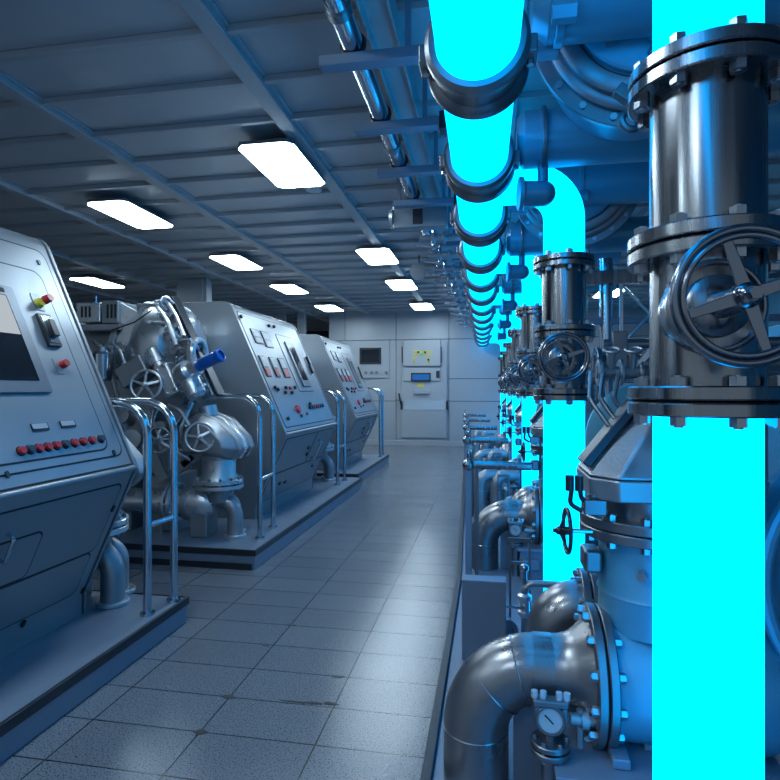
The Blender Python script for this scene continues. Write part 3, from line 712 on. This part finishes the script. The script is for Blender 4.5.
part('case', MB().box(-.79, -.34, 4.55, 4.66, 2.63, 2.82), M['console'], t, bevel=.012)
part('case_side', MB().cyl((-.79, 4.605, 2.725), (-.82, 4.605, 2.725), .085, .07, n=20), M['console'], t)
part('slot', MB().box(-.62, -.54, 4.54, 4.549, 2.66, 2.78), M['gasket'], t)
part('hanger', MB().box(-.76, -.73, 4.59, 4.62, 2.82, CEIL - .001), M['plinth'], t)
# small ceiling valves between brackets, seen as clutter
def cvalve():
    y = 5.02
    t = thing('ceiling_valve', (-.5, y, 2.66), 'nearest small valve hung beneath the ceiling brackets', 'valve', 'small ceiling valves')
    part('body', MB().lathe((-.62, y, 2.66), (1, 0, 0), [(.03, 0), (.03, .1), (.055, .11), (.055, .13), (.04, .14), (.04, .2), (.055, .21), (.055, .23), (.03, .24), (.03, .38)], 18), M['castd'], t)
    part('stem', MB().cyl((-.5, y, 2.60), (-.5, y, 2.77), .014, n=8), M['chrome'], t)
    part('lever', MB().obox((-.56, y, 2.59), (1, 0, -.15), (0, 1, 0), (.15, 0, 1), .09, .012, .006), M['castd'], t)
    return t
q0 = cvalve()
for k in range(1, 11):
    dup(q0, (-.0, .655 * k, 0), ORD2[k] + ' small valve from the camera beneath the ceiling brackets')
t = thing('ceiling_horn', (-.95, 7.6, 2.95), 'small round horn hanging from the ceiling far down the hall', 'horn')
part('bell', MB().lathe((-.95, 7.6, 2.93), (0, -1, -.3), [(.03, 0), (.06, .06), (.11, .12), (.1, .12)], 24), M['bezel'], t)
part('hanger', MB().cyl((-.95, 7.6, 2.93), (-.95, 7.6, CEIL - .001), .012, n=8), M['bezel'], t)

# ------------------------------------------------------------------ overhead separators (large flanged drums with side nozzle)
def separator():
    t = thing('overhead_separator', (.62, 2.13, 2.2), 'nearest big flanged drum overhead, lit blue behind the closest riser', 'drum', 'overhead flanged drums')
    c = Vector((.58, 2.2, 2.71)); ax = Vector((-.12, -1, -.12)).normalized()
    part('drum', MB().lathe(c, ax, [(.33, -.42), (.36, -.38), (.36, 0)], 56), M['tank'], t)
    fo = part('outer_flange', MB().disc(c, ax, .425, .035, 72), M['steel_dark'], t)
    bolts(fo, c, ax, .395, 20, .014, .018, M['bolt'])
    part('flange_step', MB().lathe(c, ax, [(.375, .018), (.375, .045), (.355, .055), (.34, .055), (.34, .09), (.32, .1), (.28, .1), (.27, .085), (.26, .085)], 72), M['steel_dark'], t)
    cv_ = part('cover', MB().lathe(c, ax, [(.265, .085), (.265, .112), (.25, .12), (.1, .135)], 56), M['tank'], t)
    bolts(cv_, c + ax * .115, ax, .21, 8, .022, .008, M['bolt'])
    # nozzle crossing in front
    a = c + ax * .16 + Vector((-.42, -.07, -.05)); b = c + ax * .16 + Vector((.62, -.07, -.05))
    part('nozzle', MB().lathe(a, (1, 0, .0), [(.10, 0), (.15, .05), (.15, 1.05)], 40), M['tank'], t)
    for x in (.09, .42):
        n_ = part('nozzle_clamp', MB().disc(a + Vector((x, 0, 0)), (1, 0, 0), .163, .03, 40), M['tank'], t)
        part('clamp_nut', MB().cyl(a + Vector((x - .035, -.11, -.13)), a + Vector((x + .04, -.11, -.13)), .035, n=6), M['tank'], n_)
    # lower cross pipe and stub
    part('cross_pipe', MB().lathe((.13, 2.77, 2.50), (1, 0, 0), [(.10, 0), (.13, .03), (.13, .10), (.135, .10), (.135, .115), (.13, .115), (.13, 1.2)], 40), M['tank'], t)
    part('pipe_collar', MB().disc((.25, 2.77, 2.50), (1, 0, 0), .148, .02), M['steel_dark'], t)
    sb = part('stub_pipe', MB().cyl((.135, 2.74, 2.235), (.25, 2.755, 2.235), .06, .058, n=28).ball((.25, 2.755, 2.235), .0585).cyl((.25, 2.765, 2.25), (.25, 2.765, 2.40), .025), M['tank'], t)
    part('stub_flange', MB().disc((.145, 2.74, 2.235), (1, .1, 0), .078, .02), M['tank'], sb)
    part('hanger', MB().box(.52, .56, 2.3, 2.36, 3.0, CEIL - .001).box(.9, .94, 2.3, 2.36, 2.7, CEIL - .001), M['plinth'], t)
    part('bracket_arm', MB().box(.13, .24, 2.02, 2.08, 2.48, 2.54), M['plinth'], t, bevel=.006)
    ey = c + Vector((.0, -.02, -.48)); 
    part('lifting_eye', MB().torus(at(630, 121, 1.85), (.3, -1, .1), .028, .012, 24, 8), M['steel_dark'], t)
    part('eye_lug', MB().obox(at(640, 105, 1.9), (1, 0, -.8), (0, 1, 0), (.8, 0, 1), .09, .02, .02), M['steel_dark'], t, bevel=.004)
    return t
s0 = separator()
for k in range(1, 5):
    dup(s0, (0, RP * k, 0), ORD[k] + ' big flanged drum overhead counted from the camera, behind the glowing risers', skip=() if k < 3 else ('bolt',))
# ------------------------------------------------------------------ right hand pumps
def pump_unit():
    t = thing('process_pump', (.45, 1.85, PZ), 'nearest big pump with a wide gunmetal elbow and bolted flange at the bottom right', 'pump', 'process pumps beside the risers')
    Y = 1.86; zc = .405; ex = -.045
    el = part('suction_elbow', MB().tube(bend([(ex, Y, PZ), (ex, Y, zc), (.16, Y, zc)], .2, 14), .106, n=44), M['pipe'], t)
    for (p, ax_) in (((ex, Y, .2), (0, 0, 1)), ((.096, Y, zc - .011), (1, 0, .3)), ((.016, Y, zc - .062), (1, 0, 1))):
        part('weld_seam', MB().torus(p, ax_, .1065, .0022, 44, 6), M['bolt'], el)
    part('pipe_sleeve', MB().cyl((.135, Y, zc), (.195, Y, zc), .1085, n=44), M['pipe'], t)
    rd = part('reducer', MB().lathe((.195, Y, zc), (1, 0, 0), [(.106, 0), (.109, .025), (.118, .05), (.133, .072), (.152, .092), (.166, .11)], 48), M['pipe'], t)
    for x in (.318, .350):
        fg = part('flange', MB().disc((x, Y, zc), (1, 0, 0), .208, .026, 64), M['steel_dark'], t)
    part('joint_gasket', MB().disc((.334, Y, zc), (1, 0, 0), .199, .007, 48), M['gasket'], t)
    bolts(fg, (.334, Y, zc), (1, 0, 0), .184, 12, .0155, .0295, M['bolt'], ph=.25)
    part('drum', MB().lathe((.362, Y, zc), (1, 0, 0), [(.175, 0), (.18, .01), (.182, .42), (.165, .46), (.09, .48)], 48), M['tank'], t)
    # neck and upper flange
    nx = .50; NY = Y + .03
    part('neck', MB().lathe((nx, NY, .56), (0, 0, 1), [(.155, 0), (.155, .1), (.16, .11), (.155, .12), (.153, .28)], 48), M['tank'], t)
    for z in (.862, .896):
        fg = part('flange', MB().disc((nx, NY, z), (0, 0, 1), .212, .03, 56), M['steel_dark'], t)
    bolts(fg, (nx, NY, .879), (0, 0, 1), .19, 12, .015, .033, M['bolt'], ph=.4)
    part('plug', MB().cyl((nx - .06, NY - .15, .76), (nx - .07, NY - .175, .76), .014, n=12), M['bolt'], t)
    part('throat', MB().lathe((nx, NY, .91), (0, 0, 1), [(.15, 0), (.15, .08)], 40), M['steel_dark'], t)
    # bonnet: wide foot, tapering hood
    def hood(x0, x1, y0, y1, z, c): return [(x0 + c, y0, z), (x1 - c, y0, z), (x1, y0 + c, z), (x1, y1 - c, z), (x1 - c, y1, z), (x0 + c, y1, z), (x0, y1 - c, z), (x0, y0 + c, z)]
    A = hood(.295, .78, Y - .17, Y + .2, .975, .07); B = hood(.29, .785, Y - .175, Y + .205, 1.04, .07); C = hood(.475, .72, Y - .06, Y + .14, 1.26, .04)
    bn = part('bonnet_base', MB().loft(A, B), M['castd'], t, bevel=.008)
    part('bonnet_hood', MB().loft([(x, y, z + .001) for x, y, z in B], C), M['castd'], t, bevel=.01)
    part('bonnet_cap', MB().cyl((.59, Y + .03, 1.26), (.59, Y + .03, 1.32), .10, n=32).cyl((.59, Y + .03, 1.32), (.59, Y + .03, 1.40), .05, n=24), M['castd'], t)
    a = Vector((.30, Y - .03, 1.06)); b = Vector((.455, Y + .0, 1.25)); d = (b - a).normalized()
    part('clamp_bar', MB().obox((a + b) / 2 + Vector((-.012, 0, .012)), d, (0, 1, 0), d.cross(Vector((0, 1, 0))), .125, .055, .014), M['darkedge'], t, bevel=.005)
    cl = part('clamp', MB().obox((.45, Y - .10, 1.285), (1, .2, .6), (0, 1, 0), (-.6, 0, 1), .045, .035, .02), M['steel_dark'], t, bevel=.004)
    part('clamp_screw', MB().cyl((.42, Y - .14, 1.28), (.47, Y - .14, 1.32), .01, n=8).cyl((.44, Y - .16, 1.24), (.44, Y - .16, 1.34), .008, n=8), M['bolt'], cl)
    part('cover_arc', MB().lathe((.56, Y + .32, 1.12), (-.1, -1, 0), [(.2, 0), (.21, .02), (.21, .06), (.18, .07)], 40), M['tank'], t)
    # side valve with edge-on wheel
    wc = Vector((.235, Y - .06, .865))
    handwheel(t, wc, (-1, -.04, 0), .072, 'black', 5, .2, stem=.1)
    part('side_valve_body', MB().box(.29, .345, Y - .04, Y + .06, .73, .80), M['steel_dark'], t, bevel=.012)
    part('side_valve_block', MB().box(.275, .34, Y - .13, Y - .07, .93, .975).cyl((.305, Y - .1, .975), (.305, Y - .1, .99), .014, n=10), M['steel_dark'], t, bevel=.006)
    for (x, z) in ((.235, 1.02), (.262, 1.02)):
        part('knob', MB().cyl((x, Y - .12, z - .02), (x, Y - .12, z + .025), .0125, n=12), M['black'], t)
    hose(t, [(.24, Y - .12, 1.0), (.235, Y - .12, .96), (.27, Y - .12, .94)], .007, 'black', .02)
    hose(t, [(.265, Y - .12, 1.0), (.27, Y - .12, .965), (.30, Y - .12, .97)], .007, 'black', .02)
    # small manifold over the hood
    mf = part('manifold', MB().cyl((.36, Y + .16, 1.36), (.80, Y + .16, 1.36), .022, n=16), M['steel_dark'], t)
    for x in (.37, .44, .50):
        part('manifold_flange', MB().disc((x, Y + .16, 1.36), (1, 0, 0), .045, .014, 24), M['bolt'], mf)
    for x in (.405, .475, .56):
        part('manifold_valve', MB().cyl((x, Y + .16, 1.36), (x, Y + .13, 1.43), .014, n=10).torus((x, Y + .128, 1.435), (0, -.4, 1), .026, .005, 18, 6), M['castd'], mf)
    part('manifold_lever', MB().obox((.52, Y + .08, 1.44), (1, 0, 1.2), (0, 1, 0), (-1.2, 0, 1), .07, .008, .005), M['chrome'], mf)
    for k, x in enumerate((.34, .38, .43)):
        part('tubing', MB().tube(bend([(x, Y + .14, 1.36), (x - .03, Y - .02 + .05 * k, 1.27), (x + .02, Y - .05 + .04 * k, 1.19)], .04, 5), .008, n=8), M['steel_dark'], t)
    # second intake behind
    Y2 = Y + .44; z2 = .43
    part('second_elbow', MB().tube(bend([(.245, Y2, PZ), (.245, Y2, z2 + .02), (.37, Y2, z2 + .02)], .11, 12), .10, n=36), M['pipe'], t)
    for x in (.36, .395):
        fg = part('flange', MB().disc((x, Y2, z2), (1, 0, 0), .165, .028, 48), M['steel_dark'], t)
    bolts(fg, (.378, Y2, z2), (1, 0, 0), .143, 10, .013, .033, M['bolt'])
    part('second_drum', MB().cyl((.4, Y2, z2), (.78, Y2, z2), .13, n=36), M['tank'], t)
    # skid
    part('skid_box', MB().box(.2, .80, Y - .24, Y + .56, PZ, .215), M['platform'], t, bevel=.006)
    part('skid_lip', MB().box(.18, .82, Y - .26, Y - .0, .216, .232), M['plinth'], t, bevel=.003)
    part('saddle', MB().box(.45, .6, Y - .1, Y + .1, .233, .32).box(.34, .39, Y - .2, Y - .13, .233, .262), M['plinth'], t, bevel=.004)
    part('back_plate', MB().prism([(.075, Y - .02, PZ), (.075, Y - .02, .27), (.095, Y - .02, .305), (.17, Y - .02, .305), (.17, Y - .02, PZ)], (0, .02, 0)), M['platform'], t, bevel=.003)
    part('step_box', MB().box(.22, .33, Y - .275, Y - .245, .10, .17), M['plinth'], t, bevel=.003)
    # extra small pipework
    return t
p0 = pump_unit()
def gauge():
    Y = 1.70
    t = thing('pressure_gauge', (.175, Y, PZ), 'nearest round dial gauge below the wide elbow flange at the bottom right', 'pressure gauge', 'pressure gauges on small stands')
    part('pipe', MB().cyl((.175, Y, PZ), (.175, Y, .275), .026, n=20), M['steel_dark'], t)
    for z in (.245, .268):
        fg = part('flange', MB().disc((.175, Y, z), (0, 0, 1), .056, .017, 32), M['steel_dark'], t)
    bolts(fg, (.175, Y, .256), (0, 0, 1), .045, 6, .008, .02, M['bolt'])
    part('stem', MB().cyl((.175, Y, .27), (.175, Y, .31), .016, n=14), M['steel_dark'], t)
    cs = part('case', MB().lathe((.175, Y, .338), (-.1, -1, .1), [(.03, -.02), (.044, -.012), (.044, .018), (.04, .022), (.034, .022), (.034, .016)], 36), M['steel_dark'], t)
    c = Vector((.175, Y, .338)); ax = Vector((-.1, -1, .1)).normalized()
    part('dial', MB().cyl(c + ax * .015, c + ax * .0185, .034, n=32), M['white'], cs)
    part('needle', MB().obox(c + ax * .0195, (1, 0, -1), ax, (1, 0, 1), .022, .0008, .0018), M['black'], cs)
    part('yoke', MB().box(.125, .225, Y - .02, Y + .02, .375, .395).box(.128, .145, Y - .015, Y + .015, .33, .375).box(.205, .222, Y - .015, Y + .015, .33, .375), M['steel_dark'], t, bevel=.005)
    for x in (.13, .155, .2, .222):
        part('nut', MB().cyl((x, Y, .395), (x, Y, .415), .010, n=6), M['slot'], t)
    part('side_valve', MB().lathe((.235, Y + .02, .33), (1, 0, 0), [(.018, 0), (.018, .03), (.026, .03), (.026, .05), (.015, .05), (.015, .09)], 16).cyl((.26, Y + .02, .25), (.26, Y + .02, .36), .01, n=8), M['castd'], t)
    return t
g0 = gauge()
PN = ['', 'second pump with gunmetal elbow counted from the camera, just past the grey box', 'third pump with elbow counted from the camera among the right hand row',
      'fourth pump with elbow counted from the camera among the right hand row', 'fifth pump with elbow counted from the camera, near the end wall', ]
for k in range(1, 5):
    dup(p0, (-.03 * (k - 1), .45 + RP * k, 0), PN[k], skip=() if k < 3 else ('bolt', 'weld_seam'))
    if k < 4: dup(g0, (-.03 * (k - 1), .45 + RP * k, 0), ORD[k] + ' round dial gauge counted from the camera under a gunmetal elbow', skip=() if k < 3 else ('bolt',))

def stand():
    y = 2.86
    t = thing('valve_stand', (.2, y, PZ), 'nearest small pipe stand with ball valve between the first and second elbows', 'valve', 'small valve stands')
    part('pipe', MB().tube(bend([(.17, y, PZ), (.17, y, .34), (.34, y, .34)], .05, 6), .018, n=14), M['castd'], t)
    part('valve_body', MB().lathe((.17, y, .17), (0, 0, 1), [(.02, 0), (.035, .01), (.035, .03), (.026, .04), (.026, .08), (.035, .09), (.035, .11), (.02, .12)], 18), M['cast'], t)
    part('lever', MB().box(.06, .17, y - .04, y - .03, .225, .235), M['chrome'], t)
    part('ball', MB().cyl((.17, y, .34), (.17, y, .40), .012, n=10).ball((.17, y, .415), .022), M['bolt'], t)
    part('drain_pot', MB().lathe((.06, y + .05, .10), (.3, -1, 0), [(.05, 0), (.06, .01), (.06, .08), (.04, .08), (.04, .06)], 24), M['castd'], t)
    part('pot_foot', MB().box(.03, .09, y - .02, y + .04, PZ, .08), M['castd'], t)
    part('rack', MB().box(.10, .112, y + .16, y + .172, PZ, .52).box(.20, .212, y + .16, y + .172, PZ, .52).box(.1121, .1999, y + .16, y + .172, .50, .52).box(.1121, .1999, y + .16, y + .172, .38, .395), M['steel_dark'], t)
    return t
st = stand()
for k in range(1, 4): dup(st, (-.03 * k, .45 + RP * k, 0), ORD[k] + ' small pipe stand with ball valve counted from the camera')

bx = thing('floor_box', (-.03, 2.75, PZ), 'plain grey upright box on the platform behind the nearest elbow', 'box')
part('case', MB().box(-.13, .075, 2.66, 2.74, PZ, .40), M['platform'], bx, bevel=.004)
part('lid', MB().box(-.132, .077, 2.658, 2.742, .4005, .405), M['platform'], bx, bevel=.003)

# guard rails across the ends of the right hand row
def side_rail():
    y = 3.66
    t = thing('side_guard_rail', (-.13, y, PZ), 'nearest low steel rail across the right hand platform edge', 'guard rail', 'low rails along the platform')
    part('post', MB().box(-.155, -.115, y - .02, y + .02, PZ, .83), M['plinth'], t, bevel=.004)
    part('post', MB().box(-.10, -.075, y + .24, y + .265, PZ, .80), M['steel_dark'], t, bevel=.004)
    part('bar', MB().cyl((-.16, y, .815), (.26, y, .815), .026, n=16), M['steel'], t)
    part('elbow', MB().ball((-.135, y, .815), .042), M['steel'], t)
    part('bar', MB().tube(bend([(-.13, y, .835), (-.13, y, .90), (-.13, y + .3, .90)], .03, 5), .014, n=10), M['steel'], t)
    return t
sr = side_rail()
for k in range(1, 5): dup(sr, (-.083 * k, RP * k, 0), ORD[k] + ' low steel rail counted from the camera across the platform edge')

# thin bent risers (pair) past the second unit
def twin():
    y = 5.35
    t = thing('twin_bend_pipe', (.0, y, PZ), 'nearest pair of upright bent pipes behind the second elbow', 'pipe', 'pairs of bent pipes')
    for dx in (-.09, .06):
        part('pipe', MB().tube(bend([(dx, y, PZ), (dx, y, .50), (dx + .2, y + .05, .50)], .09, 10), .055, n=24), M['castd'], t)
        part('band', MB().cyl((dx, y, .35), (dx, y, .36), .058, n=24), M['bolt'], t)
    return t
tw = twin()
for k in range(1, 4): dup(tw, (-.06 * k, RP * k, 0), ORD[k] + ' pair of upright bent pipes counted from the camera')

# cross pipes leaving the valves, and the braced frame behind
def cross_set():
    t = thing('cross_pipe_set', (.9, 3.3, 1.3), 'dark flanged pipes running right from the second gate valve', 'pipe', 'cross pipes behind the valves')
    part('pipe', MB().cyl((.66, 3.5, 1.57), (2.49, 3.5, 1.57), .032, n=24), M['pipe'], t)
    part('pipe', MB().cyl((.60, 3.5, 1.455), (2.49, 3.5, 1.455), .055, n=28), M['pipe'], t)
    for x in (.63, .68):
        fg = part('flange', MB().disc((x, 3.5, 1.455), (1, 0, 0), .10, .025, 32), M['steel_dark'], t)
    bolts(fg, (.655, 3.5, 1.455), (1, 0, 0), .083, 8, .012, .03, M['bolt'])
    part('riser', MB().cyl((.95, 3.5, PZ), (.95, 3.5, 1.41), .035, n=20), M['pipe'], t)
    part('lever', MB().obox((.83, 3.36, 1.44), (1, 0, 1), (0, 1, 0), (-1, 0, 1), .1, .012, .007), M['chrome'], t, bevel=.003)
    part('block', MB().box(.70, .78, 3.4, 3.45, 1.36, 1.64), M['steel_dark'], t, bevel=.006)
    return t
cs = cross_set()
for k in range(1, 4): dup(cs, (0, RP * k, 0), 'dark flanged pipes running right from the ' + ORD[k + 1] + ' gate valve')
fr = thing('braced_frame', (1.3, 4.5, PZ), 'tall steel frame with crossed rods right of the second gate valve', 'frame')
part('post', MB().cyl((.875, 4.5, PZ), (.875, 4.5, 2.3), .05, n=24), M['chrome'], fr)
part('post', MB().box(1.9, 1.98, 4.46, 4.54, PZ, 2.3), M['plinth'], fr)
part('upright', MB().box(.96, .985, 4.44, 4.465, 1.6, 2.11), M['cast'], fr)
part('beam', MB().box(.6, 2.4, 4.42, 4.5, 2.1, 2.2), M['steel'], fr, bevel=.006)
part('beam', MB().box(.6, 2.4, 4.46, 4.52, 1.80, 1.85), M['plinth'], fr, bevel=.006)
part('beam', MB().box(.96, 2.4, 4.42, 4.5, 1.60, 1.65), M['plinth'], fr, bevel=.006)
part('cross_rod', MB().cyl((.99, 4.44, 2.07), (1.36, 4.44, 1.66), .012, n=8), M['cast'], fr)
part('cross_rod', MB().cyl((.99, 4.415, 1.66), (1.36, 4.415, 2.07), .012, n=8), M['cast'], fr)
for (x0, y0, x1, y1, z) in ((1.5, 6.5, 1.52, 10, 0),):
    tag(part('back_rack', MB().box(2.6, 3.4, 4.8, 12, PZ, 1.9).box(2.5, 2.6, 5, 5.1, PZ, 2.6), M['tank'], bevel=.02), 'long dark cabinet row deep behind the right hand pumps', 'cabinet')

# vessel at the right edge
vt = thing('storage_vessel', (1.2, 1.98, PZ), 'blue lit rounded vessel at the right edge behind the nearest riser', 'vessel')
part('shell', MB().ball((1.2, 1.98, .76), .36, 48, 24, (1.1, .7, 1.1)), M['tank'], vt)
part('rim', MB().tube([(1.2 + .43 * math.cos(a), 1.76, .76 + .42 * math.sin(a)) for a in [2 * PI * i / 48 for i in range(49)]], .02, n=10, cap=False), M['tank'], vt)
part('leg', MB().cyl((1.04, 1.98, PZ), (1.04, 1.98, .6), .035, n=16), M['steel_dark'], vt)
part('leg', MB().cyl((1.38, 1.98, PZ), (1.38, 1.98, .6), .035, n=16), M['steel_dark'], vt)
